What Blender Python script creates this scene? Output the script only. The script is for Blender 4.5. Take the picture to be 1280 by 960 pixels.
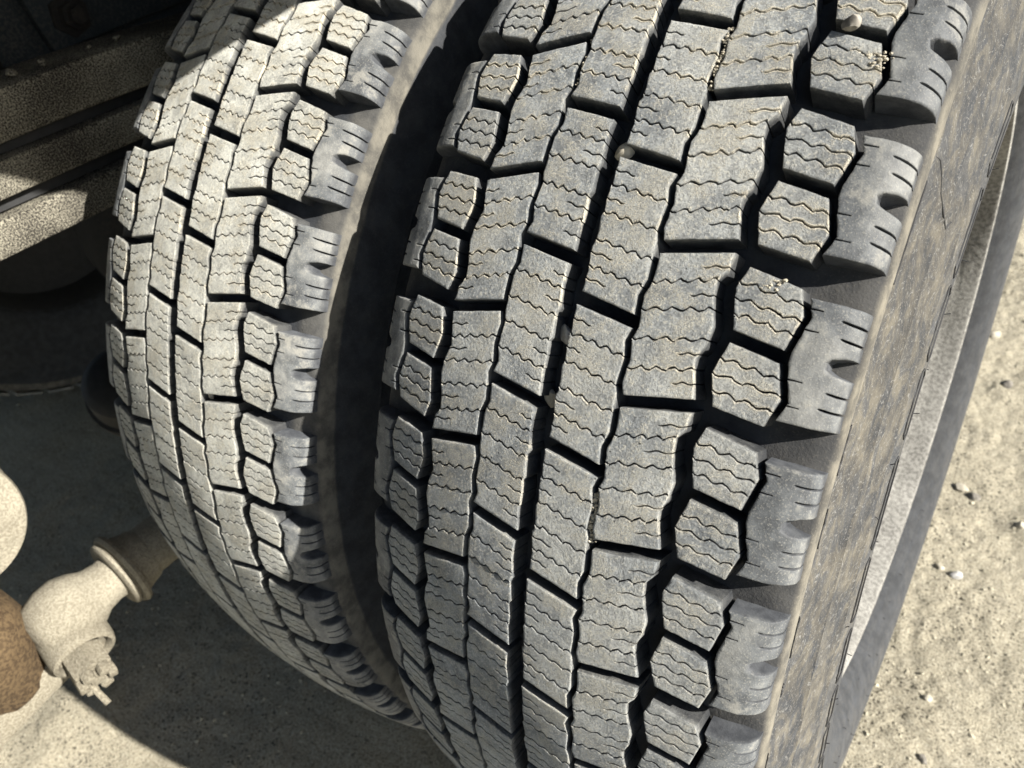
import bpy, bmesh, math, random
import numpy as np
from mathutils import Vector, Matrix
from mathutils.geometry import delaunay_2d_cdt
random.seed(7); rng = np.random.default_rng(7)
sc = bpy.context.scene
for o in list(bpy.data.objects): bpy.data.objects.remove(o)
COL = sc.collection
PI = math.pi; rad = math.radians

# ------------------------------------------------------------------ camera
AX = 0.515                                    # axle height
cam = bpy.data.cameras.new('camera'); camo = bpy.data.objects.new('camera', cam); COL.objects.link(camo)
right = Vector((0.80550, 0.57266, -0.15242)); down = Vector((0.25540, -0.56757, -0.78271)); fwd = Vector((-0.53474, 0.59154, -0.60343))
camo.matrix_world = Matrix(((right[0], -down[0], -fwd[0], 0.18832), (right[1], -down[1], -fwd[1], -0.66605),
                            (right[2], -down[2], -fwd[2], 0.52507 + AX), (0, 0, 0, 1)))
cam.sensor_width = 36; cam.lens = 939.8 * 36 / 1280; cam.clip_start = 0.01; cam.clip_end = 500
cam.dof.use_dof = True; cam.dof.focus_distance = 0.40; cam.dof.aperture_fstop = 13
sc.camera = camo
# ------------------------------------------------------------------ light
SUN_EL, SUN_AZ = rad(31), rad(7.5)            # azimuth counted from +X towards +Y
w = bpy.data.worlds.new('World'); sc.world = w; w.use_nodes = True
nt = w.node_tree; bg = nt.nodes['Background']
sky = nt.nodes.new('ShaderNodeTexSky'); sky.sky_type = 'NISHITA'; sky.sun_disc = False
sky.sun_elevation = SUN_EL; sky.sun_rotation = PI / 2 - SUN_AZ
nt.links.new(sky.outputs[0], bg.inputs[0]); bg.inputs[1].default_value = 0.05
sl = bpy.data.lights.new('sun', 'SUN'); sl.energy = 5.0; sl.angle = rad(0.53); sl.color = (1, 0.965, 0.905)
so = bpy.data.objects.new('sun', sl); COL.objects.link(so)
sdir = Vector((math.cos(SUN_EL) * math.cos(SUN_AZ), math.cos(SUN_EL) * math.sin(SUN_AZ), math.sin(SUN_EL)))
so.rotation_euler = sdir.to_track_quat('Z', 'Y').to_euler(); so.location = (5, 0, 5)
vs = sc.view_settings; vs.view_transform = 'Standard'; vs.look = 'None'; vs.exposure = 1.58; vs.gamma = 1; vs.use_curve_mapping = False

# ------------------------------------------------------------------ node helpers
class NT:
    def __init__(s, name):
        s.m = bpy.data.materials.new(name); s.m.use_nodes = True; s.t = s.m.node_tree; s.b = s.t.nodes['Principled BSDF']
        s.pos = s.t.nodes.new('ShaderNodeNewGeometry').outputs['Position']
    def n(s, typ, **kw):
        x = s.t.nodes.new(typ)
        for k, v in kw.items(): setattr(x, k, v)
        return x
    def put(s, sock, v):
        if isinstance(v, bpy.types.NodeSocket): s.t.links.new(v, sock)
        elif isinstance(v, tuple) and len(v) == 3 and sock.type == 'RGBA': sock.default_value = (*v, 1)
        else: sock.default_value = v
    def noise(s, scale, detail=4, rough=.55, vec=None, dist=0):
        x = s.n('ShaderNodeTexNoise'); s.put(x.inputs['Vector'], vec or s.pos)
        x.inputs['Scale'].default_value = scale; x.inputs['Detail'].default_value = detail
        x.inputs['Roughness'].default_value = rough; x.inputs['Distortion'].default_value = dist
        return x.outputs['Fac']
    def vor(s, scale, vec=None, feature='F1'):
        x = s.n('ShaderNodeTexVoronoi', feature=feature); s.put(x.inputs['Vector'], vec or s.pos); x.inputs['Scale'].default_value = scale
        return x.outputs['Distance']
    def ramp(s, v, a, b, lo=0., hi=1.):
        if a > b: a, b, lo, hi = b, a, hi, lo
        x = s.n('ShaderNodeMapRange', interpolation_type='SMOOTHSTEP'); s.put(x.inputs['Value'], v)
        for i, q in zip(('From Min', 'From Max', 'To Min', 'To Max'), (a, b, lo, hi)): x.inputs[i].default_value = q
        return x.outputs['Result']
    def math(s, op, a, b=0., clamp=False):
        x = s.n('ShaderNodeMath', operation=op, use_clamp=clamp); s.put(x.inputs[0], a); s.put(x.inputs[1], b); return x.outputs[0]
    def mix(s, f, a, b, mode='MIX'):
        x = s.n('ShaderNodeMix', data_type='RGBA', blend_type=mode); s.put(x.inputs[0], f); s.put(x.inputs[6], a); s.put(x.inputs[7], b); return x.outputs[2]
    def attr(s, name): return s.n('ShaderNodeAttribute', attribute_name=name).outputs['Fac']
    def scale(s, v, vec=None):
        x = s.n('ShaderNodeVectorMath', operation='MULTIPLY'); s.put(x.inputs[0], vec or s.pos); x.inputs[1].default_value = v; return x.outputs[0]
    def bump(s, h, dist, strength=1., prev=None):
        x = s.n('ShaderNodeBump'); s.put(x.inputs['Height'], h); x.inputs['Distance'].default_value = dist; x.inputs['Strength'].default_value = strength
        if prev: s.put(x.inputs['Normal'], prev)
        return x.outputs[0]
    def fin(s, col, rough=.8, spec=.3, norm=None, metal=0.):
        s.put(s.b.inputs['Base Color'], col); s.put(s.b.inputs['Roughness'], rough); s.put(s.b.inputs['Specular IOR Level'], spec); s.put(s.b.inputs['Metallic'], metal)
        if norm: s.put(s.b.inputs['Normal'], norm)
        return s.m

def tread_material():
    t = NT('dusty_tread_rubber')
    dust = t.attr('dust'); sipe = t.attr('sipe')
    big = t.noise(16, 3); mid = t.noise(120, 5, .6); fine = t.noise(900, 3, .6); grain = t.noise(2300, 2, .6)
    patch = t.ramp(t.noise(60, 5, .72), .47, .6)                    # sand left in small uneven patches
    amt = t.math('MULTIPLY', dust, t.math('ADD', t.ramp(big, .3, .7, .6, .95), t.ramp(mid, .35, .65, -.18, .16)), True)
    amt = t.math('MULTIPLY', amt, t.ramp(fine, .3, .62, .66, 1.1), True)
    rub = t.mix(t.ramp(mid, .35, .65), (.014, .015, .017), (.03, .031, .032))
    xyz = t.n('ShaderNodeSeparateXYZ'); t.put(xyz.inputs[0], t.pos)
    inner = t.ramp(xyz.outputs[0], -.10, -.24)        # the inner tyre carries more dust
    tan = t.mix(t.ramp(big, .35, .65), (.34, .358, .36), (.40, .402, .375))
    tan = t.mix(inner, tan, (.50, .495, .44))
    c = t.mix(amt, rub, tan)
    speck = t.noise(620, 2, .6)
    c = t.mix(t.math('MULTIPLY', t.ramp(speck, .54, .66), t.math('MULTIPLY', dust, .5)), c, (.54, .51, .425))
    c = t.mix(t.math('MULTIPLY', t.ramp(speck, .44, .32), t.math('MULTIPLY', dust, .4)), c, (.16, .16, .155))
    g = t.math('MULTIPLY', t.ramp(grain, .47, .58), t.math('MULTIPLY', patch, dust))
    c = t.mix(t.math('MULTIPLY', g, .65), c, (.60, .55, .43))
    pit = t.math('MULTIPLY', t.ramp(t.vor(170), .05, .12, 1, 0), t.ramp(t.noise(40, 2), .52, .62))
    c = t.mix(t.math('MULTIPLY', pit, .8), c, (.03, .03, .03))
    scr = t.ramp(t.noise(1, 3, .5, t.scale((60, 900, 300)), 1.5), .66, .72)
    c = t.mix(t.math('MULTIPLY', scr, t.math('MULTIPLY', dust, .3)), c, (.5, .48, .44))
    sand = t.math('MULTIPLY', t.ramp(sipe, .15, .8), t.ramp(t.noise(30, 5, .7), .45, .57), True)
    sand = t.math('MULTIPLY', sand, t.ramp(xyz.outputs[2], .66, .95, .08, 1.))
    sand = t.math('MULTIPLY', sand, t.ramp(grain, .36, .5))
    c = t.mix(sand, c, (.56, .51, .40))
    h1 = t.bump(t.noise(60, 3), .0010, .4)
    h2 = t.bump(t.math('ADD', mid, t.math('MULTIPLY', pit, -1.2)), .0005, .5, h1)
    h3 = t.bump(t.math('ADD', t.math('ADD', fine, g), speck), .00038, .7, h2); h4 = t.bump(t.math('ADD', grain, t.math('MULTIPLY', sand, 1.5)), .0003, .9, h3)
    t.put(t.b.inputs['Diffuse Roughness'], 1.0)
    return t.fin(c, t.ramp(amt, 0, .6, .55, .9), .3, h4)
def shoulder_material():
    t = NT('shoulder_rubber')
    dust = t.attr('dust')
    big = t.noise(26, 4); mid = t.noise(130, 5, .65); fine = t.noise(1100, 3, .6)
    streak = t.noise(1, 5, .6, t.scale((420, 60, 60)))
    amt = t.math('MULTIPLY', dust, t.math('ADD', t.ramp(big, .35, .68, .45, .95), t.ramp(mid, .35, .7, -.2, .2)), True)
    rub = t.mix(t.ramp(mid, .35, .65), (.026, .028, .032), (.05, .053, .058))
    c = t.mix(amt, rub, t.mix(t.ramp(big, .45, .65), (.185, .194, .192), (.275, .274, .253)))
    c = t.mix(t.math('MULTIPLY', t.ramp(t.noise(65, 5, .7), .54, .66), t.math('MULTIPLY', dust, .55)), c, (.31, .29, .24))
    c = t.mix(t.math('MULTIPLY', t.ramp(t.noise(38, 5, .7), .56, .68), .3), c, (.075, .08, .088))
    c = t.mix(t.math('MULTIPLY', t.ramp(fine, .55, .66), t.math('MULTIPLY', dust, .5)), c, (.37, .35, .295))
    n = t.bump(t.noise(50, 3), .0016, .6); n = t.bump(mid, .0006, .5, n); n = t.bump(fine, .0003, .7, n)
    t.put(t.b.inputs['Diffuse Roughness'], 1.0)
    return t.fin(c, .68, .4, n)
def casing_material():
    t = NT('dusty_sidewall_rubber')
    band = t.attr('dust')
    p = t.scale((1, 1, 1))
    big = t.noise(11, 4, .6); mid = t.noise(55, 5, .65); fine = t.noise(800, 3, .6)
    wall = t.attr('wall')
    st = t.noise(1, 5, .65, t.scale((300, 40, 40)), 1.2)          # uneven streaks running round the wall
    sc1 = t.noise(1, 3, .5, t.scale((90, 150, 420)), 2.5); sc2 = t.noise(1, 3, .5, t.scale((120, 420, 160)), 2.)
    stw = t.math('MULTIPLY', t.ramp(st, .40, .60, -.5, .3), wall)
    amt = t.math('MULTIPLY', band, t.math('ADD', t.ramp(big, .32, .66, .55, .8), stw), True)
    amt = t.math('MULTIPLY', amt, t.ramp(mid, .28, .62, .65, 1.1), True)
    rub = t.mix(t.ramp(mid, .3, .7), (.022, .024, .027), (.04, .043, .048))
    pale = t.attr('pale')
    c = t.mix(amt, rub, t.mix(pale, t.mix(t.ramp(mid, .35, .65), (.064, .057, .045), (.108, .096, .073)), t.mix(t.ramp(mid, .35, .65), (.17, .152, .115), (.29, .26, .195))))
    scr = t.math('ADD', t.ramp(sc1, .62, .67), t.ramp(sc2, .63, .68), True)
    c = t.mix(t.math('MULTIPLY', scr, t.math('MULTIPLY', t.math('MULTIPLY', wall, band), .7)), c, (.20, .195, .18))
    c = t.mix(t.math('MULTIPLY', t.ramp(fine, .56, .68), t.math('MULTIPLY', band, .4)), c, (.20, .18, .14))
    n = t.bump(t.math('MULTIPLY', st, wall), .0012, .4); n = t.bump(mid, .0010, .6, n); n = t.bump(fine, .0004, .8, n)
    t.put(t.b.inputs['Diffuse Roughness'], 1.0)
    return t.fin(c, .8, .3, n)
def soil_material():
    t = NT('dry_gravelly_soil')
    big = t.noise(3.2, 4, .6); mid = t.noise(22, 6, .65); fine = t.noise(160, 5, .7); grain = t.noise(700, 3, .6)
    c = t.mix(t.ramp(big, .35, .65), (.345, .31, .228), (.425, .38, .28))
    c = t.mix(t.ramp(mid, .5, .7, 0, .5), c, (.29, .265, .205))
    g2 = t.noise(330, 4, .7)
    c = t.mix(t.ramp(g2, .53, .63, 0, .7), c, (.56, .515, .405))
    c = t.mix(t.ramp(g2, .47, .37, 0, .9), c, (.11, .098, .07))
    c = t.mix(t.ramp(grain, .42, .34, 0, .45), c, (.11, .098, .07))
    gate = t.ramp(t.noise(9, 4, .6), .42, .58)
    hole = t.math('MULTIPLY', t.ramp(t.vor(120), .17, .31, 1, 0), gate)
    c = t.mix(t.math('MULTIPLY', hole, .75), c, (.07, .06, .045))
    n = t.bump(t.noise(70, 5, .7), .010, .5); n = t.bump(t.math('SUBTRACT', fine, t.math('MULTIPLY', hole, 1.3)), .006, .8, n); n = t.bump(g2, .004, .9, n)
    return t.fin(c, .95, .15, n)
def dusty_metal(name, base, dust, cover, speck=500, rough=.9, bump=.0008):
    t = NT(name)
    big = t.noise(9, 3); f = t.noise(speck, 4, .7)
    a = t.math('ADD', t.ramp(big, .3, .7, cover - .2, cover + .2), t.ramp(f, .4, .6, -.35, .2), True)
    c = t.mix(a, base, t.mix(t.ramp(t.noise(30, 4), .35, .65), dust, tuple(x * .82 for x in dust)))
    n = t.bump(t.noise(60, 5), bump * 2, .5); n = t.bump(f, bump, .8, n)
    return t.fin(c, rough, .25, n)
def plain(name, col, rough=.6, spec=.4, var=.3, scale=80, metal=0.):
    t = NT(name); v = t.noise(scale, 5)
    c = t.mix(t.ramp(v, .3, .7), tuple(x * (1 - var) for x in col), tuple(min(1, x * (1 + var)) for x in col))
    return t.fin(c, rough, spec, t.bump(v, .0006, .6), metal)
M_TREAD = tread_material(); M_SHO = shoulder_material(); M_CAS = casing_material(); M_SOIL = soil_material()
M_LEAF = dusty_metal('dusty_spring_steel', (.012, .010, .008), (.52, .48, .37), .24, 700)
M_FRAME = dusty_metal('dark_frame_paint', (.014, .018, .021), (.07, .065, .055), .1, 300)
M_ROD = dusty_metal('dust_caked_steel', (.10, .085, .06), (.275, .25, .19), .72, 420, bump=.0018)
M_RUST = dusty_metal('rusty_casting', (.035, .022, .011), (.135, .092, .047), .5, 260, bump=.0016)
M_DARK = dusty_metal('dark_greasy_steel', (.010, .0095, .009), (.03, .025, .019), .2, 200)
M_RIM = dusty_metal('dusty_white_rim_paint', (.085, .08, .072), (.30, .29, .26), .58, 240)
M_BODY = plain('dark_body_panel', (.03, .03, .032), .6)  # kept dark to lessen light bounced under the truck
M_HAIR_SHADE = plain('black_rubber_and_shade', (.012, .012, .012), .7)  # rubber of the sidewall details; also painted shade on hidden parts
M_STONE = plain('grey_stone', (.33, .32, .30), .9, .2, .35, 160)
M_STONE2 = plain('pale_stone', (.37, .335, .265), .9, .2, .3, 160)
M_STONE3 = plain('dark_stone', (.17, .155, .13), .9, .2, .4, 160)
M_GRIT = plain('soil_coloured_grit', (.33, .30, .225), .95, .15, .45, 90)
M_SAND = dusty_metal('tan_dirt_crumbs', (.30, .265, .20), (.46, .42, .33), .6, 900)

# ------------------------------------------------------------------ object helpers
def link(name, me, mat=None, parent=None):
    o = bpy.data.objects.new(name, me); COL.objects.link(o)
    if mat: me.materials.append(mat)
    if parent: o.parent = parent
    return o
def from_bm(name, bm, mat=None, parent=None, smooth=40):
    me = bpy.data.meshes.new(name); bm.to_mesh(me); bm.free()
    if smooth: shade(me, smooth)
    return link(name, me, mat, parent)
def shade(me, ang=40):
    me.polygons.foreach_set('use_smooth', [True] * len(me.polygons)); me.set_sharp_from_angle(angle=rad(ang))
def from_np(name, v, f, mat=None, parent=None, smooth=None):
    me = bpy.data.meshes.new(name); me.from_pydata([tuple(map(float, q)) for q in v], [], [tuple(map(int, q)) for q in f]); me.update()
    if smooth: shade(me, smooth)
    return link(name, me, mat, parent)
def empty(name, loc=(0, 0, 0)):
    o = bpy.data.objects.new(name, None); COL.objects.link(o); o.location = loc; o.empty_display_size = .05; return o
def tag(o, label=None, cat=None, group=None, kind=None):
    for k, v in (('label', label), ('category', cat), ('group', group), ('kind', kind)):
        if v: o[k] = v
    return o
def fattr(me, name, vals):
    a = me.attributes.new(name, 'FLOAT', 'POINT'); a.data.foreach_set('value', np.asarray(vals, np.float32))
def frame_from(z, xhint=(0, 0, 1)):
    z = Vector(z).normalized(); x = Vector(xhint); x = (x - z * x.dot(z)).normalized(); y = z.cross(x)
    return Matrix((x, y, z)).transposed()
def lathe(prof, seg=48, origin=(0, 0, 0), axis=(1, 0, 0), jitter=0.):
    """prof: (along axis, radius)"""
    R = frame_from(axis, (0.1, .2, 1)); bm = bmesh.new(); rings = []
    for h, r in prof:
        if r < 1e-6: rings.append([bm.verts.new(Vector(origin) + R @ Vector((0, 0, h)))]); continue
        rings.append([bm.verts.new(Vector(origin) + R @ Vector(((r + random.uniform(-jitter, jitter)) * math.cos(a), r * math.sin(a), h))) for a in [2 * PI * i / seg for i in range(seg)]])
    for A, B in zip(rings, rings[1:]):
        for i in range(seg):
            j = (i + 1) % seg
            vs_ = [A[i % len(A)], A[j % len(A)], B[j % len(B)], B[i % len(B)]]
            u = []
            for q in vs_:
                if q not in u: u.append(q)
            if len(u) > 2: bm.faces.new(u)
    bmesh.ops.recalc_face_normals(bm, faces=bm.faces[:]); return bm
def extrude_poly(pts, axis_vec, bevel=0., seg=2):
    bm = bmesh.new(); a = Vector(axis_vec)
    v0 = [bm.verts.new(Vector(p)) for p in pts]; v1 = [bm.verts.new(Vector(p) + a) for p in pts]
    n = len(pts); bm.faces.new(v0[::-1]); bm.faces.new(v1)
    for i in range(n): bm.faces.new((v0[i], v0[(i + 1) % n], v1[(i + 1) % n], v1[i]))
    bmesh.ops.recalc_face_normals(bm, faces=bm.faces[:])
    if bevel: bmesh.ops.bevel(bm, geom=bm.edges[:], offset=bevel, segments=seg, affect='EDGES', profile=.5, clamp_overlap=True)
    return bm
def tube(path, r, seg=8, closed=False):
    bm = bmesh.new(); P = [Vector(p) for p in path]; n = len(P); rings = []
    for i in range(n):
        d = (P[(i + 1) % n] - P[i - 1]) if closed else (P[min(i + 1, n - 1)] - P[max(i - 1, 0)])
        F = frame_from(d, (.31, .5, .8)); rr = r[i] if isinstance(r, (list, tuple)) else r
        rings.append([bm.verts.new(P[i] + F @ Vector((rr * math.cos(2 * PI * k / seg), rr * math.sin(2 * PI * k / seg), 0))) for k in range(seg)])
    for i in range(n if closed else n - 1):
        A, B = rings[i], rings[(i + 1) % n]
        for k in range(seg): bm.faces.new((A[k], A[(k + 1) % seg], B[(k + 1) % seg], B[k]))
    if not closed: bm.faces.new(rings[0][::-1]); bm.faces.new(rings[-1])
    bmesh.ops.recalc_face_normals(bm, faces=bm.faces[:]); return bm
def stone_bm(r, sub=2, rough=.28, flat=.7):
    bm = bmesh.new(); bmesh.ops.create_icosphere(bm, subdivisions=sub, radius=1)
    k = [Vector(rng.normal(size=3)).normalized() for _ in range(9)]; dcut = [random.uniform(.5, .9) for _ in k]
    for v in bm.verts:
        c = v.co.copy()
        for a, d in zip(k, dcut):
            e = c.dot(a)
            if e > d: c -= a * (e - d)
        c *= 1 + random.uniform(-.04, .04) * rough * 3
        v.co = Vector((c.x * r * 1.15, c.y * r * .9, c.z * r * flat))
    return bm

# ------------------------------------------------------------------ ground
def axis_pts(segs):
    out = [segs[0][0]]
    for a, b, h in segs:
        n = max(1, round((b - a) / h)); out += list(np.linspace(a, b, n + 1)[1:])
    return np.array(out)
gx = np.concatenate([-np.geomspace(60, 2.8, 22), axis_pts([(-2.6, -1.5, .05), (-1.5, -.55, .014), (-.55, .1, .04), (.1, .75, .005), (.75, 1.5, .03)]), np.geomspace(1.7, 60, 22)])
gy = np.concatenate([-np.geomspace(60, 1.5, 22), axis_pts([(-1.3, -.95, .03), (-.95, 1.4, .006), (1.4, 3.2, .03)]), np.geomspace(3.4, 60, 22)])
X, Y = np.meshgrid(gx, gy, indexing='ij')
def vnoise(x, y, s, seed):
    x = x * s; y = y * s; xi = np.floor(x).astype(int); yi = np.floor(y).astype(int); fx = x - xi; fy = y - yi
    fx = fx * fx * (3 - 2 * fx); fy = fy * fy * (3 - 2 * fy)
    def h(i, j): return np.modf(np.abs(np.sin(i * 127.1 + j * 311.7 + seed * 74.7) * 43758.5453))[0]
    return (h(xi, yi) * (1 - fx) + h(xi + 1, yi) * fx) * (1 - fy) + (h(xi, yi + 1) * (1 - fx) + h(xi + 1, yi + 1) * fx) * fy
def ground_z(x, y):
    z = .016 * (vnoise(x, y, 3.1, 1) - .5) + .012 * (vnoise(x, y, 9, 2) - .5)
    c = vnoise(x, y, 23, 3); z = z + .008 * np.clip(c - .55, 0, 1) + .004 * (vnoise(x, y, 55, 4) - .5) + .005 * (vnoise(x, y, 120, 5) - .5) * vnoise(x, y, 6, 11)
    return z - .006
Z = ground_z(X, Y) * np.exp(-(np.hypot(X, Y) / 9) ** 2)
nx_, ny_ = X.shape; idx = np.arange(nx_ * ny_).reshape(nx_, ny_)
gv = np.stack([X, Y, Z], -1).reshape(-1, 3)
gf = np.stack([idx[:-1, :-1], idx[1:, :-1], idx[1:, 1:], idx[:-1, 1:]], -1).reshape(-1, 4)
me = bpy.data.meshes.new('ground'); me.vertices.add(len(gv)); me.vertices.foreach_set('co', gv.astype(np.float32).ravel())
me.loops.add(gf.size); me.loops.foreach_set('vertex_index', gf.ravel().astype(np.int32)); me.polygons.add(len(gf))
me.polygons.foreach_set('loop_start', np.arange(0, gf.size, 4, dtype=np.int32)); me.update(); me.validate()
me.polygons.foreach_set('use_smooth', [True] * len(gf))
tag(link('ground', me, M_SOIL), kind='structure')
# loose grit: uncountable small stones lying on the soil
protos = []
for k in range(8):
    b = stone_bm(1, 1); protos.append((np.array([v.co[:] for v in b.verts]), np.array([[q.index for q in f.verts] for f in b.faces]))); b.free()
V, F = [], []; off = 0
def grit(n, x0, x1, y0, y1, rmin, rmax):
    global off
    for _ in range(n):
        x, y = random.uniform(x0, x1), random.uniform(y0, y1)
        if vnoise(np.array(x), np.array(y), 5, 9) < .35 and random.random() < .7: continue
        r = rmin * (rmax / rmin) ** (random.random() ** 2.2); v, f = random.choice(protos); a = random.uniform(0, 2 * PI)
        R = np.array([[math.cos(a), -math.sin(a), 0], [math.sin(a), math.cos(a), 0], [0, 0, 1]])
        V.append(v @ R.T * r + np.array([x, y, float(ground_z(np.array(x), np.array(y))) + r * random.uniform(-.25, .2)])); F.append(f + off); off += len(v)
grit(3200, .14, .62, -.35, 1.2, .001, .0042); grit(1200, .05, .9, 1.0, 2.6, .002, .009); grit(1300, -1.5, -.5, -.95, -.35, .0015, .005); grit(500, -2.4, -.6, -.4, .6, .002, .008)
tag(from_np('loose_grit', np.concatenate(V), np.concatenate(F), M_GRIT, smooth=35), 'fine loose grit scattered over the dry tan soil', 'grit', kind='stuff')

# ------------------------------------------------------------------ tyre
R0 = .52; CR = .8716
PX = [0, .11, .118, .1225, .1265, .1295, .1315, .1326, .134]; PR = [0, 0, .0001, .0006, .0019, .0040, .0066, .0092, .013]
def prof(x):
    ax = abs(x); return R0 - CR * ax * ax + .001 * min(1, ax / .11) - float(np.interp(ax, PX, PR))
c_mid = -192.6
def clean(P):
    out = []
    for p in P:
        if not out or math.hypot(p[0] - out[-1][0], p[1] - out[-1][1]) > .12: out.append(p)
    if math.hypot(out[0][0] - out[-1][0], out[0][1] - out[-1][1]) < .12: out.pop()
    return out
def inset(P, d):
    n = len(P); out = []
    for i in range(n):
        a, b, c = P[i - 1], P[i], P[(i + 1) % n]
        e1 = np.array([b[0] - a[0], b[1] - a[1]]); e2 = np.array([c[0] - b[0], c[1] - b[1]])
        e1 = e1 / (np.linalg.norm(e1) + 1e-9); e2 = e2 / (np.linalg.norm(e2) + 1e-9)
        n1 = np.array([-e1[1], e1[0]]); n2 = np.array([-e2[1], e2[0]]); m = n1 + n2; q = max(.35, m @ n1)
        m = m / q if np.linalg.norm(m) > .2 else n1
        out.append((b[0] + m[0] * d[i], b[1] + m[1] * d[i]))
    return out
def area(P): return .5 * sum(P[i - 1][0] * P[i][1] - P[i][0] * P[i - 1][1] for i in range(len(P)))

def sawtooth_mix(t, pts): return float(np.interp(t, [p[0] for p in pts], [p[1] for p in pts]))
def edge_fn(TL, BL, offs):
    def f(t): return (TL[0] + (BL[0] - TL[0]) * t + sawtooth_mix(t, offs), TL[1] + (BL[1] - TL[1]) * t)
    return f
Z0 = [(0, 0), (1, 0)]
TYPES = {
 'C': dict(L=edge_fn((4.6, -83.4), (5.6, -14.8), [(0, 0), (.2, .8), (.23, -.5), (.42, .8), (.45, -.6), (.64, .7), (.67, -.7), (.85, .7), (1, 0)]), Lt=[.2, .23, .42, .45, .64, .67, .85],
           Rr=edge_fn((36.7, -78.3), (36.7, -9.4), [(0, -.4), (.09, -2.5), (.22, -.5), (.39, -1.9), (.47, 0), (.56, 0), (.75, .5), (.86, -2.1), (1, -1)]), Rt=[.09, .22, .39, .47, .56, .75, .86],
           full=[.21, .41, .61, .81], short=('L', [.1, .31, .71, .9], .36), waves=4),
 'D': dict(L=edge_fn((40, -115.6), (40, -46.3), [(0, 0), (.2, .5), (.3, -2.1), (.52, -.5), (.62, -2.5), (.75, -.6), (.92, -1.8), (1, 0)]), Lt=[.2, .3, .52, .62, .75, .92],
           Rr=edge_fn((74, -122.3), (73.4, -53.1), [(0, 0), (.13, -1.2), (.2, -4.6), (.3, -3.9), (.5, -.3), (.64, -1.6), (.73, -4.0), (.8, -3.5), (1, 0)]), Rt=[.13, .2, .3, .5, .64, .73, .8],
           full=[.2, .4, .6, .8], short=('R', [.1, .3, .7, .9], .38), waves=4),
 'E': dict(L=edge_fn((81.8, -117.4), (82.2, -88.3), [(0, 0), (.36, -3.6), (1, 0)]), Lt=[.36],
           Rr=edge_fn((105.2, -112.6), (104.8, -84.6), [(0, 0), (.42, 3.8), (1, 0)]), Rt=[.42], full=[.25, .5, .75], short=None, waves=3),
 'G': dict(L=edge_fn((82.2, -82.3), (82.1, -52.3), [(0, 0), (.5, -3.9), (1, 0)]), Lt=[.5],
           Rr=edge_fn((104.4, -78.4), (105.0, -49.3), [(0, 0), (.55, 4.2), (1, 0)]), Rt=[.55], full=[.25, .5, .75], short=None, waves=3),
}
SHO_L = [(109.6, -109.4), (112.2, -101), (108.2, -85), (108.0, -79.5), (112.4, -62), (108.9, -53.3)]
def make_slices(T):
    """list of (polygon CCW, edge class per vertex: 1 = sipe edge)"""
    ts = [0] + [q + random.uniform(-.008, .008) for q in T['full']] + [1]; L, Rr = T['L'], T['Rr']; out = []
    NS = 8 * T['waves']; ph = random.uniform(-.4, .4)
    ln = 69 if T['short'] else 29.3
    amp = {}
    def wave_at(i, k):
        return amp.setdefault((i, k), (0 if k in (0, NS) else math.sin(2 * PI * T['waves'] * k / NS + ph) * random.uniform(.55, 1.25) + random.uniform(-.22, .22)))
    def curve(t, sgn, i):
        g = 0 if i in (0, len(ts) - 1) else sgn * .42 / ln
        res = []
        for k in range(NS + 1 if g else 7):
            u = k / (NS if g else 6); a = wave_at(i, k) / ln if g else 0
            tt = t + g + a
            p, q = L(tt), Rr(tt)
            jx, jy = (random.uniform(-.1, .1), random.uniform(-.1, .1))
            res.append((p[0] + (q[0] - p[0]) * u + (jx if 0 < u < 1 else 0), p[1] + (q[1] - p[1]) * u + jy, 1 if g else 0))
        return res
    for i in range(len(ts) - 1):
        t0, t1 = ts[i], ts[i + 1]
        top = curve(t0, 1, i); bot = curve(t1, -1, i + 1)
        def side(fn, tl, which):
            inner = sorted([q for q in tl if t0 + .03 < q < t1 - .03])
            pts = [(*fn(q), 0) for q in inner]
            if T['short'] and T['short'][0] == which:
                for q in T['short'][1]:
                    if t0 < q < t1:
                        frac = T['short'][2] * random.uniform(.75, 1.15); sl = []
                        for k in range(9):
                            u = frac * k / 8; uu = u if which == 'L' else 1 - u
                            a = math.sin(2 * PI * 1.5 * k / 8 + ph) * .55 / ln if k else 0
                            p, r = L(q + a), Rr(q + a); wd = .36 if k < 8 else .05
                            sl.append((p[0] + (r[0] - p[0]) * uu, p[1] + (r[1] - p[1]) * uu, wd))
                        path = [(x, y - wd, 1) for x, y, wd in sl] + [(x, y + wd, 1) for x, y, wd in sl[::-1]]
                        pts = [p for p in pts if abs(p[1] - sl[0][1]) > 1.0] + [('slit', sl[0][1], path)]
                        pts.sort(key=lambda p: p[1])
            flat = []
            for p in pts:
                if p[0] == 'slit': flat += p[2]
                else: flat.append(p)
            return flat
        left = side(L, T['Lt'], 'L'); rgt = side(Rr, T['Rt'], 'R')
        # s grows downwards in the picture: walk top (L->R), right side down, bottom (R->L), left side up
        if T['short'] and T['short'][0] == 'L' and left: pass
        poly = top + rgt + bot[::-1]
        lf = []
        buf = left[::-1]
        poly += buf
        out.append(poly)
    return out
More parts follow.
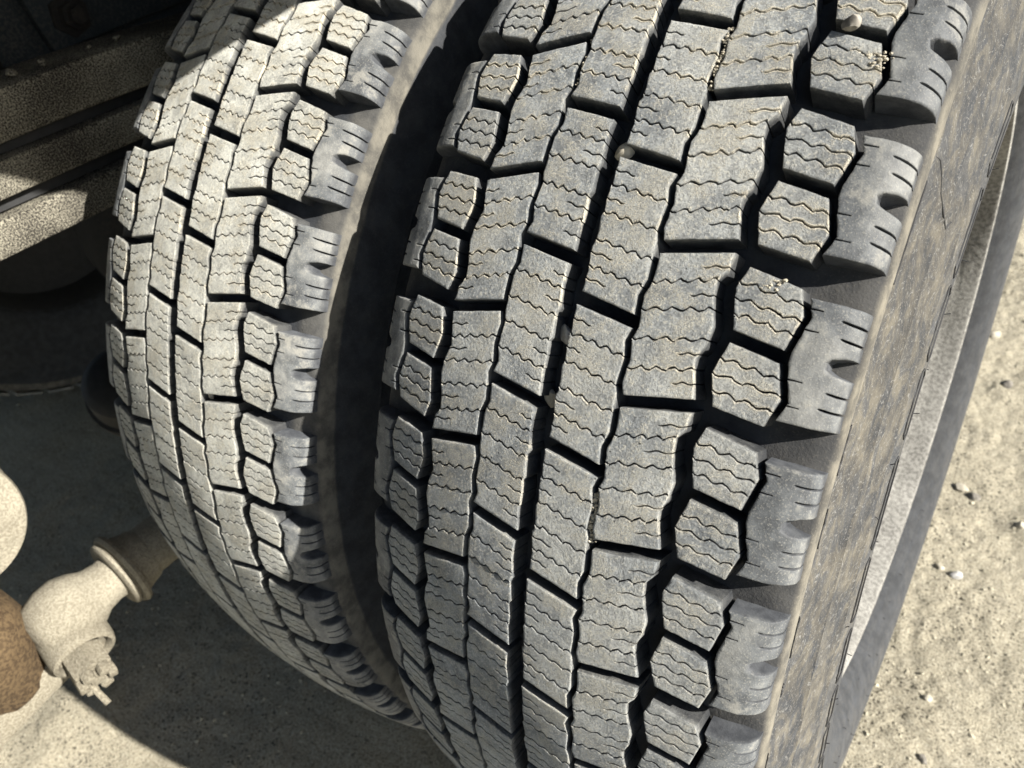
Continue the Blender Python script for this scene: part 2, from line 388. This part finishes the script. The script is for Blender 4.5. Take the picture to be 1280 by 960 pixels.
def block_mesh(kind, var):
    bm = bmesh.new(); ld = bm.verts.layers.float.new('dust'); lsi = bm.verts.layers.float.new('sipe')
    if kind == 'F':
        P = [(x, s, 0) for x, s in SHO_L[:1]]
        def slit_l(s, n=5.2):
            n *= random.uniform(.8, 1.2); xl = float(np.interp(s, [q[1] for q in SHO_L], [q[0] for q in SHO_L])); return xl, n
        rp = []
        rp += [(132.6, -109.2, 0)]
        def slit_r(s, n):
            n *= random.uniform(.85, 1.15); w_ = .6
            return [(132.6, s - w_, 1), (132.6 - n * .45, s - w_ - .3, 1), (132.6 - n * .9, s - w_ * .8 - .8, 1), (132.6 - n, s - .9, 1), (132.6 - n * .9, s + w_ * .8 - .8, 1), (132.6 - n * .45, s + w_ - .3, 1), (132.6, s + w_, 1)]
        rp += slit_r(-101.6, 8.5) + slit_r(-94, 9)
        rp += [(132.6, -87.2, 0), (128.5, -86.8, 0), (124.2, -85.4, 0), (122.4, -83.6, 0), (122.8, -80.6, 0), (126.5, -78.6, 0), (132.6, -77.4, 0)]
        rp += slit_r(-69.5, 8) + slit_r(-62, 8)
        rp += [(132.6, -53.5, 0)]
        lp = []
        for x, s in SHO_L[::-1]: lp.append((x, s, 0))
        for s in (-104.8, -95.5, -72.5, -61.0):
            xl, n = slit_l(s); lp += [('s', s, [(xl, s + .42, 1), (xl + n, s + .22, 1), (xl + n, s - .22, 1), (xl, s - .42, 1)])]
        lp.sort(key=lambda p: -p[1]); left = []
        for p in lp: left += p[2] if p[0] == 's' else [p]
        polys = [rp + left]; xc, scn = 120.5, -81.4; depth, bev = 14.0, 1.0
    else:
        T = TYPES[kind]; polys = make_slices(T); a, b, c, d = T['L'](0), T['L'](1), T['Rr'](0), T['Rr'](1)
        xc = (a[0] + b[0] + c[0] + d[0]) / 4; scn = (a[1] + b[1] + c[1] + d[1]) / 4; depth, bev = 15.0, .75
    Rc = prof(xc / 1e3)
    topd = dict(C=.95, D=.95, E=.8, G=.8, F=.75)[kind]
    for poly in polys:
        cl = []
        for p in poly:
            if not cl or math.hypot(p[0] - cl[-1][0], p[1] - cl[-1][1]) > .1: cl.append(p)
        if math.hypot(cl[0][0] - cl[-1][0], cl[0][1] - cl[-1][1]) < .1: cl.pop()
        P = [(x, -s) for x, s, e in cl]; E = [e for x, s, e in cl]      # y up
        if area(P) < 0: P, E = P[::-1], E[::-1]
        # densify long outer edges and roughen them a little (worn rubber)
        P2, E2 = [], []
        for i in range(len(P)):
            p, q = P[i], P[(i + 1) % len(P)]; d = math.hypot(q[0] - p[0], q[1] - p[1]); P2.append(p); E2.append(E[i])
            m = int(d // 3.2)
            for k in range(1, m + 1):
                f = k / (m + 1); P2.append((p[0] + (q[0] - p[0]) * f + random.uniform(-.12, .12), p[1] + (q[1] - p[1]) * f + random.uniform(-.12, .12))); E2.append(E[i] and E[(i + 1) % len(P)])
        P, E = P2, E2; n = len(P)
        b = [(.34 if e else bev * random.uniform(.75, 1.3)) for e in E]
        h0 = random.uniform(-.12, .16); tl = random.uniform(-.010, .016); ym = sum(p[1] for p in P) / n
        rings = [(inset(P, [-.5 if not e else 0. for e in E]), [depth] * n, [.02] * n, [0.] * n),  # walls carry little dust, darkened further as painted groove shade
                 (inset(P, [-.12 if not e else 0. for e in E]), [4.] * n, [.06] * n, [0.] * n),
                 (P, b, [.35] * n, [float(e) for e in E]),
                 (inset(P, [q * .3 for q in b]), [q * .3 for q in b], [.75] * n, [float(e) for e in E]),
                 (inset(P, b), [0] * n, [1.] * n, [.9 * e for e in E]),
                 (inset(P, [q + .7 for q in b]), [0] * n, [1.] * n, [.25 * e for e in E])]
        VR = []
        for pts, dz, du, si in rings:
            row = []
            for (x, y), z, dd, ss in zip(pts, dz, du, si):
                z = z - (h0 + tl * (y - ym)) if z < 4 else z
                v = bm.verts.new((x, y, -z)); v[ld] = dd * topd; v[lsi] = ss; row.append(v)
            VR.append(row)
        for A, B in zip(VR, VR[1:]):
            for i in range(n):
                j = (i + 1) % n
                bm.faces.new((A[i], A[j], B[j], B[i]))
        R5 = VR[-1]; ov, oe, of, orig, _, _ = delaunay_2d_cdt([Vector((v.co.x, v.co.y)) for v in R5], [], [list(range(n))], 1, 1e-6)
        mp = []
        for co, og in zip(ov, orig):
            if og: mp.append(R5[og[0]])
            else:
                v = bm.verts.new((co.x, co.y, h0 + tl * (co.y - ym))); v[ld] = topd; mp.append(v)
        for f in of:
            t3 = [mp[i] for i in f]
            if len(set(t3)) == 3 and bm.faces.get(t3) is None: bm.faces.new(t3)
    xs = [v.co.x for v in bm.verts]; ys = [v.co.y for v in bm.verts]
    cuts = [('x', q) for q in (list(np.arange(min(xs) + 6, max(xs), 7)) if kind != 'F' else [114, 119, 122.5, 125, 127.5, 129.3, 130.6, 131.6])]
    cuts += [('y', q) for q in np.arange(min(ys) + 8, max(ys), 9)]
    for ax, q in cuts:
        bmesh.ops.bisect_plane(bm, geom=bm.verts[:] + bm.edges[:] + bm.faces[:], dist=1e-4, plane_co=(q, 0, 0) if ax == 'x' else (0, q, 0), plane_no=(1, 0, 0) if ax == 'x' else (0, 1, 0))
    for v in bm.verts:
        x, s, z = v.co.x / 1e3, -v.co.y / 1e3, v.co.z / 1e3
        r = prof(x) + z; th = (s - scn / 1e3) / R0
        v.co = (x - xc / 1e3, -r * math.sin(th), r * math.cos(th) - Rc)
    bmesh.ops.recalc_face_normals(bm, faces=bm.faces[:])
    me = bpy.data.meshes.new('tread_block'); bm.to_mesh(me); bm.free(); shade(me, 42)
    me.materials.append(M_SHO if kind == 'F' else M_TREAD)
    return me, xc / 1e3, scn / 1e3, Rc
NV = 4
LIB = {k: [block_mesh(k, v) for v in range(NV)] for k in 'CDEGF'}

PHI = rad(38); DELTA = 0.14519
def block_at(me_tuple, flip, k, dth):
    me, xc, scn, Rc = me_tuple
    if flip: xc, scn = -xc, c_mid / 1e3 - scn
    al = PHI - (scn / R0 + k * DELTA + dth)
    return (xc, -Rc * math.cos(al), Rc * math.sin(al)), (Matrix.Rotation(PI / 2 - al, 4, 'X') @ (Matrix.Rotation(PI, 4, 'Z') if flip else Matrix.Identity(4))).to_euler()

FL = lambda ax: R0 - CR * ax * ax - .0145
CAS = [(.104, .298), (.112, .2975), (.118, .303), (.130, .310), (.1405, .326), (.146, .346), (.1480, .368), (.1478, .380), (.1463, .4015), (.14665, .4028), (.1456, .4044), (.1433, .4240), (.1428, .4275), (.14125, .4362), (.14165, .4374), (.1405, .4388), (.1375, .4565), (.1338, .4735), (.1342, .4765), (.1346, .482), (.1340, .4885), (.1318, .4915), (.124, .4935), (.116, .4950), (.108, .4955)]
def casing_profile():
    Rh = CAS + [(x, FL(x)) for x in (.100, .085, .07, .05, .03, .01)]
    return Rh + [(-x, r) for x, r in Rh[::-1]]
def casing(parent, inner=False):
    P = casing_profile(); seg = 258; n = len(P)
    a = np.arange(seg) * 2 * PI / seg; v = np.zeros((seg, n, 3))
    for i, (x, r) in enumerate(P):
        nr = rng.normal(0, .00018, seg) if r < .489 else rng.normal(0, .0004, seg)
        v[:, i] = np.stack([np.full(seg, x), -(r + nr) * np.cos(a), (r + nr) * np.sin(a)], -1)
    I = np.arange(seg * n).reshape(seg, n); J = np.roll(I, -1, 0)
    f = np.stack([I[:, :-1], I[:, 1:], J[:, 1:], J[:, :-1]], -1).reshape(-1, 4)
    o = from_np('casing', v.reshape(-1, 3), f, M_CAS, parent, 50)
    bm = bmesh.new(); bm.from_mesh(o.data); bmesh.ops.recalc_face_normals(bm, faces=bm.faces[:]); bm.to_mesh(o.data); bm.free(); shade(o.data, 50)
    d = []
    for x, r in P:
        ax = abs(x)
        d.append(.08 if (r < FL(ax) + .002 and ax < .106) else .4 if ax < .1325 and r > .48 else 1. if r > .4735 else .85 if r > .4 else .7 if r > .37 else .22 if r > .34 else .15)  # groove floor value set low to paint in the groove shade
    if inner: d = [q * .6 if r > .4735 and abs(x) > .11 else q * .12 for q, (x, r) in zip(d, P)]  # inner tyre's wall and ledge darkened here as painted shade
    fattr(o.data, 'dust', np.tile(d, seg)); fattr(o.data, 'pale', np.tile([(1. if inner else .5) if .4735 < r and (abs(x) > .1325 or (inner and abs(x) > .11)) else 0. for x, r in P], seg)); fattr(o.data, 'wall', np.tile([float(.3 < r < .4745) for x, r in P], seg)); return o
def rim(parent, outer):
    s = 1 if outer else -1
    prof_ = [(.112, .2995), (.1195, .3045), (.1235, .3030), (.1240, .2995), (.1230, .2962), (.1195, .2945), (.105, .2938), (.094, .2905), (.086, .2872), (.070, .2865), (.064, .2845), (.0, .283), (-.02, .281), (-.035, .262), (-.052, .21), (-.060, .17), (-.062, .13), (-.062, .045), (-.062, 0)]
    o = from_bm('rim', lathe([(s * h, r) for h, r in prof_], 96), M_RIM, parent, 35)
    if outer:
        hub = from_bm('hub', lathe([(-.062, .105), (-.02, .100), (.02, .085), (.03, .06), (.03, 0)], 48), M_RIM, parent)
        for i in range(10):
            a = 2 * PI * i / 10
            from_bm('wheel_nut', lathe([(-.062, .017), (-.038, .0165), (-.036, .012), (-.025, .011), (-.025, 0)], 6, (0, .1675 * math.cos(a), .1675 * math.sin(a))), M_DARK, parent, 20)
    return o
def wheel(x, dth, outer):
    root = empty('truck_wheel', (x, 0, AX))
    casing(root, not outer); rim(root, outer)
    lay = [('C', 0), ('D', 0), ('E', 0), ('G', 0), ('F', 0), ('C', 1), ('D', 1), ('E', 1), ('G', 1), ('F', 1)]
    K0, K1 = -5, 9
    for k in range(K0, K1 + 1):
        for kind, flip in lay:
            t = random.choice(LIB[kind]); loc, rot = block_at(t, flip, k, dth)
            o = bpy.data.objects.new('tread_block', t[0]); COL.objects.link(o); o.parent = root; o.location = loc; o.rotation_euler = rot
    # the pitches round the back of the tyre, never singled out from here
    n = 43 - (K1 - K0 + 1); step = (2 * PI - (K1 - K0 + 1) * DELTA) / n; V, F, D, off = [], [], [], 0
    for j in range(n):
        kk = K1 + 1 + (j * step + (step - DELTA) * .5) / DELTA
        for kind, flip in lay:
            t = LIB[kind][0]; loc, rot = block_at(t, flip, kk, dth)
            if kind == 'F': q = [(SHO_L[0][0], -109.4), (132.4, -109.2), (132.4, -53.5), (SHO_L[-1][0], -53.3), (108, -82)]
            else:
                T = TYPES[kind]; q = [T['L'](0), T['Rr'](0), T['Rr'](.5), T['Rr'](1), T['L'](1), T['L'](.5)]
            me, xc, scn, Rc = t; Mx = Matrix.Translation(loc) @ rot.to_matrix().to_4x4(); m = len(q); vv = []
            for dz in (-.0145, 0):
                for px, ps in q:
                    r = prof(px / 1e3) + dz; th = (ps / 1e3 - scn) / R0
                    vv.append(tuple(Mx @ Vector((px / 1e3 - xc, -r * math.sin(th), r * math.cos(th) - Rc))))
            V += vv; D += [.05] * m + [.8] * m
            F.append([off + m + i for i in range(m)]); F += [[off + i, off + (i + 1) % m, off + m + (i + 1) % m, off + m + i] for i in range(m)]; off += 2 * m
    o = from_np('rear_tread_blocks', V, F, M_TREAD, root); fattr(o.data, 'dust', D); tag(o, kind='stuff')
    bm = bmesh.new(); bm.from_mesh(o.data); bmesh.ops.recalc_face_normals(bm, faces=bm.faces[:]); bm.to_mesh(o.data); bm.free()
    return root
def wall_pt(x_off, r, a, side=1):
    """point on the outer sidewall at radius r and elevation angle a (degrees)"""
    c = sorted(CAS[:22], key=lambda q: q[1]); x = float(np.interp(r, [q[1] for q in c], [q[0] for q in c]))
    return Vector((side * (x + x_off), -r * math.cos(rad(a)), r * math.sin(rad(a))))
DX = .33279
TR = tag(empty('truck', (-1.1, 0, 0)), 'parked truck seen close up at its dusty dual rear tyres, leaf spring and frame', 'truck')
W1 = wheel(0, 0, True)
tag(W1, 'nearer truck wheel, deep sunlit tread blocks and brown dusty sidewall facing the soil')
W2 = wheel(-DX, .02969, False)
tag(W2, 'farther truck wheel beside the leaf spring, its shoulder shaded by the nearer tyre')
# vent hairs, raised rib loops and a crack on the outer sidewall (parts of the nearer wheel)
hb = bmesh.new()
def add_bm(dst, src):
    m = bpy.data.meshes.new('t'); src.to_mesh(m); src.free(); dst.from_mesh(m); bpy.data.meshes.remove(m)
for a, r in [(q + random.uniform(-1, 1), random.choice((.352, .372, .395, .33, .318))) for q in np.arange(-130, 80, 4.5)]:
    p = wall_pt(-.0005, r, a); d = Vector((1, random.uniform(-.7, .7), random.uniform(-.7, .7))).normalized()
    add_bm(hb, tube([p, p + d * random.uniform(.002, .005)], .0003, 5))
tag(from_bm('vent_hair', hb, M_HAIR_SHADE, W1), kind='stuff')
a = 66.
while a > -6:
    ln = random.uniform(5.5, 9); r0, r1 = .374, .3845
    loop = [(a - ln * u, r0) for u in np.linspace(.06, .94, 14)] + [(a - ln, (r0 + r1) / 2)] + [(a - ln * u, r1 - random.uniform(0, .0012)) for u in np.linspace(.94, .06, 14)] + [(a, (r0 + r1) / 2)]
    from_bm('raised_rib', tube([wall_pt(.0001, r, q) for q, r in loop], .0007, 6, True), M_HAIR_SHADE, W1)
    a -= ln + random.uniform(.4, 1.6)
ck = [(.472, 51.6), (.466, 51.8), (.459, 51.4), (.452, 50.6), (.446, 50.4), (.438, 49.9), (.430, 49.6), (.425, 50.4), (.421, 50.6)]
from_bm('sidewall_crack', tube([wall_pt(-.0001, r, q) for r, q in ck], [.0001] + [.0005] * 7 + [.0001], 6), M_HAIR_SHADE, W1)
for a0, a1 in ((50, 44), (36, 33), (31, 28.5), (24, 21), (19, 18), (13, 9.5), (8, 6.5), (3, -1), (-4, -7)):
    from_bm('edge_split', tube([wall_pt(.0001, .4735 + random.uniform(-.0007, .0007), q) for q in np.linspace(a0, a1, 12)], .0006, 5), M_HAIR_SHADE, W1)

# ------------------------------------------------------------------ stones and dirt caught in the tread
def on_tread(x, al, r, dx=0): return Vector((x + dx, -r * math.cos(rad(al)), AX + r * math.sin(rad(al))))
def caught(name, x, al, r, size, mat, label, cat, dx=0):
    bm = stone_bm(size); R = Matrix.Rotation(random.uniform(0, 6), 3, 'Z') ; bmesh.ops.rotate(bm, verts=bm.verts[:], matrix=R)
    bmesh.ops.rotate(bm, verts=bm.verts[:], matrix=Matrix.Rotation(rad(90 - al), 3, 'X'))
    o = from_bm(name, bm, mat, None, 30); o.location = on_tread(x, al, r, dx); tag(o, label, cat); return o
caught('pebble', .0045, 47.7, .5145, .0056, M_STONE2, 'tan pebble wedged high in the middle groove of the nearer tyre', 'pebble')
caught('pebble', -.0005, 37.1, .512, .0052, M_STONE, 'grey pebble wedged halfway down the middle groove of the nearer tyre', 'pebble')
caught('pebble', -.0035, 33.2, .5085, .0050, M_STONE2, 'small tan pebble sunk low in the middle groove, below the grey pebble', 'pebble')
caught('pebble', .0905, 55.6, .5165, .0044, M_STONE3, 'brown pebble lying on top of a shoulder block at the top edge', 'pebble')
caught('pebble', .0385, 24.5, .512, .0042, M_STONE2, 'tan pebble caught between blocks of the farther tyre', 'pebble', -DX)
def crumbs(x, al, dal, wx, n, label, r0=.5165, dx=0):
    bm = bmesh.new()
    for i in range(n):
        f = random.uniform(-1, 1); b = stone_bm(random.uniform(.0004, .0013), 1)
        p = on_tread(x + random.gauss(0, wx) + .0012 * math.sin(f * 7), al + f * dal, r0 - random.uniform(0, .002) - CR * x * x, dx)
        bmesh.ops.translate(b, verts=b.verts[:], vec=p); add_bm(bm, b)
    tag(from_bm('dirt_clump', bm, M_SAND, None, 30), label, 'dirt', kind='stuff')
crumbs(.0375, 27.6, 1.5, .0011, 190, 'crumbly tan dirt packed in the zigzag groove in the lower middle of the nearer tyre', .519)
crumbs(-.0345, 53.2, 1.9, .0010, 170, 'tan dirt filling the thin zigzag groove left of the middle groove', .5195)
crumbs(.0375, 53.4, 1.9, .0012, 170, 'tan dirt filling the thin zigzag groove near the top of the nearer tyre', .5195)
crumbs(.098, 54.0, .45, .006, 220, 'sandy dirt crusted across a small shoulder block at the top right', .5205)
crumbs(.089, 42.0, .3, .004, 110, 'sandy dirt lying in the sipe of a small shoulder block mid tyre', .5203)

# ------------------------------------------------------------------ loose stones on the soil
def ground_stone(x, y, r, mat, label, name='stone'):
    r *= .8; o = from_bm(name, stone_bm(r, 2, .1, .6), mat, None, 12); o.location = (x, y, float(ground_z(np.array(x), np.array(y))) + r * .12); o.rotation_euler = (0, 0, random.uniform(0, 6)); tag(o, label, 'stone', 'loose stones on the soil')
ground_stone(.195, .248, .0125, M_STONE, 'smooth blue grey stone lying alone beside the sidewall')
ground_stone(.166, .452, .014, M_STONE2, 'pale chunky stone next to a dark clod by the sidewall')
ground_stone(.186, .436, .013, M_STONE3, 'dark clod beside the pale chunky stone')
ground_stone(.171, .256, .009, M_STONE2, 'small white stone close to the tyre edge, left of the grey stone')
ground_stone(.2065, .024, .0068, M_STONE2, 'small pale stone in the open soil at the lower right')
ground_stone(.221, -.063, .0085, M_STONE3, 'dark clod at the bottom edge of the soil')
ground_stone(.26, .40, .011, M_STONE2, 'pale stone at the right edge of the soil')
ground_stone(.182, .77, .016, M_STONE3, 'dark clod far up the strip of soil')
ground_stone(.135, .93, .017, M_STONE2, 'pale stone farthest up the strip of soil')

# ------------------------------------------------------------------ leaf spring, frame, body
LS = tag(empty('leaf_spring', (-.58, -.3, .78)), 'stack of three dusty steel leaves left of the farther tyre')
def leaf(z0, z1, ya, yb, sag, mat=M_LEAF):
    pts = []
    ys_ = np.linspace(ya, yb, 18)
    zz = lambda y: sag * (y + .30) ** 2
    for y in ys_: pts.append((0, y + .3, z1 + AX + zz(y) - .78))
    for y in ys_[::-1]: pts.append((0, y + .3, z0 + AX + zz(y) - .78))
    from_bm('leaf', extrude_poly(pts, (-.09, 0, 0), .004, 2), mat, LS, 40)
leaf(.361, .402, -1.05, .7, -.12); leaf(.3175, .3485, -.98, .6, -.06); leaf(.2705, .3030, -.9, .5, -.03)
for z0, z1 in ((.3495, .359), (.305, .3155)):
    from_bm('gap_shade_strip', extrude_poly([(-.014, -.7, z0 + AX - .78), (-.014, .7, z0 + AX - .78), (-.014, .7, z1 + AX - .78), (-.014, -.7, z1 + AX - .78)], (-.08, 0, 0)), M_HAIR_SHADE, LS, None)  # black inset strips stand in for the shaded gaps between leaves
FR = tag(empty('truck_frame', (-.70, 0, .9)), 'dark shaded frame rail with bolted gusset plate above the leaf spring')
from_bm('rail', extrude_poly([(0, -1.6, -.06), (0, 2.4, -.06), (0, 2.4, .24), (0, -1.6, .24)], (-.07, 0, 0), .006), M_FRAME, FR)
from_bm('gusset_plate', extrude_poly([(.0005, -.285, .012), (.0005, .05, .03), (.0005, .05, .20), (.0005, -.31, .20)], (.012, 0, 0), .002), M_FRAME, FR)
from_bm('mount_plate', extrude_poly([(.0005, -.62, -.03), (.0005, -.295, .008), (.0005, -.322, .2), (.0005, -.62, .2)], (.010, 0, 0), .002), M_FRAME, FR)
for y, z in ((-.255, .04), (-.16, .055), (-.36, .02)):
    b = from_bm('bolt', lathe([(0, .021), (.004, .021), (.0045, .0135), (.014, .0135), (.015, .010), (.022, .009), (.022, 0)], 6 if y > -.3 else 12, (.0125 if y > -.3 else .0105, y, z)), M_DARK, FR, 25)
for q in range(6):
    o = from_bm('dirt_lump', stone_bm(random.uniform(.003, .008)), M_LEAF, LS, 30); o.location = (random.uniform(-.03, -.008), -.14 + .035 * q + random.uniform(-.01, .01), .402 + AX - .78 + .004)
CB = tag(empty('cargo_body', (0, 0, 1.2)), 'grey truck body above the wheels, casting the shade over the frame, its rear overhang added to block sky')
from_bm('body_shell', extrude_poly([(.15, -.20, .012), (.15, -.235, .024), (.15, -.265, .044), (.15, -.32, .086), (.15, -.43, .17), (.15, -.6, .2), (.15, -7, .2), (.15, -7, 1.6), (.15, 5.5, 1.6), (.15, 5.5, .012)], (-2.5, 0, 0)), M_BODY, CB, None)  # unseen body; long rear overhang added to block sky light underneath
AXL = tag(empty('drive_axle', (-.5, 0, AX)), 'dark axle housing behind the farther wheel under the truck')
from_bm('axle_tube', lathe([(-1.3, .07), (.06, .07), (.06, .0)], 32), M_DARK, AXL)
from_bm('differential', lathe([(-.83, .0), (-.82, .09), (-.75, .16), (-.62, .19), (-.5, .16), (-.42, .09), (-.41, 0)], 40), M_DARK, AXL)
BC = tag(empty('brake_chamber', (-.885, -.325, .425)), 'dark round brake chamber hanging in the shade under the truck')
from_bm('chamber', lathe([(-.07, 0), (-.068, .045), (-.055, .06), (-.01, .062), (-.008, .068), (.008, .068), (.010, .062), (.05, .058), (.062, .045), (.065, 0)], 40, (0, 0, 0), (.5, -.25, .8)), M_HAIR_SHADE, BC)  # black colour on chamber and push rod stands in for deep shade
from_bm('push_rod', tube([(0, 0, 0), (-.05, .25, .10)], .016, 12), M_HAIR_SHADE, BC)

# ------------------------------------------------------------------ suspension rod at the lower left (sunlit, caked with dust)
def arr(*p): return Vector(p)
RB = tag(empty('radius_rod', (-.554, -.571, .456)), 'dust caked rod with castle nut and round flange running behind the farther tyre')
O = Vector((-.56, -.575, .46))
def loc(p): return Vector(p) - O
J = loc((-.56, -.602, .447)); D_ = Vector((0, 1, -.03)).normalized()
from_bm('rod_end', lathe([(-.044, 0), (-.042, .020), (-.034, .031), (-.016, .038), (.002, .039), (.016, .034), (.028, .027), (.042, .0245), (.050, .0255), (.053, .029)], 36, J, D_, .0005), M_ROD, RB)
from_bm('flange', lathe([(.050, .020), (.050, .037), (.052, .040), (.055, .040), (.0555, .036), (.058, .036), (.0585, .043), (.062, .045), (.066, .043), (.067, .037), (.088, .031), (.089, .020)], 40, J, D_), M_ROD, RB)
from_bm('rod', lathe([(.066, .030), (.085, .029), (.7, .029), (.7, 0)], 28, J, D_), M_ROD, RB)
N_ = Vector((.93, -.16, -.33)).normalized(); S_ = J + down * .022 - right * .002
from_bm('seat_ring', lathe([(.000, .033), (.030, .0325), (.036, .031), (.038, .027), (.034, .024), (.030, .024), (.026, .018)], 36, S_, N_), M_ROD, RB)
Q_ = S_ + down * .012 + right * .004
nut = from_bm('castle_nut', lathe([(.018, .021), (.046, .021), (.048, .0195), (.048, .008), (.056, .0075), (.057, 0)], 6, Q_, N_), M_ROD, RB, 25)
Fm = frame_from(N_, (.1, .2, 1))
for k in range(6):
    a_ = 2 * PI * (k + .5) / 6; cpt = Q_ + N_ * .046 + Fm @ Vector((.0145 * math.cos(a_), .0145 * math.sin(a_), 0))
    t_ = Fm @ Vector((-math.sin(a_), math.cos(a_), 0)); rr = Fm @ Vector((math.cos(a_), math.sin(a_), 0))
    from_bm('nut_crown', extrude_poly([cpt - t_ * .005 - rr * .0045, cpt + t_ * .005 - rr * .0045, cpt + t_ * .0058 + rr * .0045, cpt - t_ * .0058 + rr * .0045], N_ * .013, .0018), M_ROD, RB, 35)
pin = (right * .55 + down * .8).normalized()
from_bm('cotter_pin', tube([Q_ + N_ * .053 - pin * .016 - right * .012, Q_ + N_ * .054 + pin * .006 - right * .012, Q_ + N_ * .050 + pin * .034 - right * .006], .0034, 8), M_ROD, RB)
from_bm('cotter_pin', tube([Q_ + N_ * .053 - right * .030 - down * .012, Q_ + N_ * .053 - right * .008 - down * .016, Q_ + N_ * .052 + right * .008 - down * .014], .0040, 8), M_ROD, RB)
# rusty bracket with a round dusty cap above it
BR = tag(empty('bracket', (-.60, -.66, .43)), 'rusty brown cast bracket between the dusty cap and the rod')
o2 = Vector((-.60, -.66, .43))
from_bm('casting', lathe([(-.050, 0), (-.049, .040), (-.043, .052), (-.030, .058), (.0, .0575), (.02, .061), (.05, .0615), (.062, .055), (.066, .04), (.067, 0)], 40, Vector((-.592, -.684, .436)) - o2, (.25, -.15, .96), .0016), M_RUST, BR)
from_bm('lower_bar', extrude_poly([Vector((-.545, -.635, .377)) - o2, Vector((-.545, -.60, .41)) - o2, Vector((-.545, -.80, .405)) - o2, Vector((-.545, -.84, .345)) - o2], (-.06, 0, 0), .006), M_ROD, BR)
CP = tag(empty('bushing_cap', (-.58, -.60, .59)), 'large round dusty tan cap at the left edge above the rusty bracket')
CC = Vector((-.595, -.634, .586)) - Vector((-.58, -.60, .59)); cpa = Vector((.90, -.22, .30)).normalized()
from_bm('cap_disc', lathe([(-.10, .060), (-.012, .062), (-.010, .070), (-.004, .0715), (.002, .0705), (.004, .066), (.005, .063), (.012, .057), (.018, .040), (.021, .02), (.022, 0)], 56, CC, cpa), M_ROD, CP)
from_bm('cap_crack', tube([CC + cpa * (.0165) + right * a_ + down * b_ for a_, b_ in ((.024, -.004), (.031, .0), (.037, .004), (.044, .003))], .0006, 6), M_HAIR_SHADE, CP)

# the pair of wheels on the far side of the same axle, in deep shade
for x in (-1.87, -2.2):
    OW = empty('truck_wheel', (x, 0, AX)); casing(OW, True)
    for k in range(43):
        a0 = 2 * PI * k / 43
        for xa, xb, sh in ((-.128, -.08, 0), (-.07, -.005, .07), (.005, .07, .03), (.08, .128, .1)):
            q = []
            for aa in (a0 + sh, a0 + sh + .115):
                for rr_ in (.500, .5155 - 1.0 * (max(abs(xa), abs(xb)) ** 2) * .6): q.append([(xx, -rr_ * math.cos(aa), rr_ * math.sin(aa)) for xx in (xa, xb)])
            V8 = [p for r_ in q for p in r_]
            if xa == -.128 and k == 0: VV, FF = [], []
            o8 = len(VV); VV += V8; FF += [[o8 + i for i in f8] for f8 in ((2, 3, 7, 6), (0, 2, 6, 4), (1, 5, 7, 3), (0, 1, 3, 2), (4, 6, 7, 5))]
    t8 = from_np('far_tread_blocks', VV, FF, M_TREAD, OW); fattr(t8.data, 'dust', [.5] * len(VV)); tag(t8, kind='stuff')
    from_bm('rim', lathe([(.118, .303), (.10, .288), (.04, .27), (.0, .2), (.0, 0)], 64), M_HAIR_SHADE, OW)  # rim painted black to keep it in shade
    OW.parent = TR; OW.location = (x + 1.1, 0, AX)
for o in (W1, W2, LS, FR, CB, AXL, BC, RB, BR, CP):
    o.parent = TR; o.location = Vector(o.location) - Vector((-1.1, 0, 0))
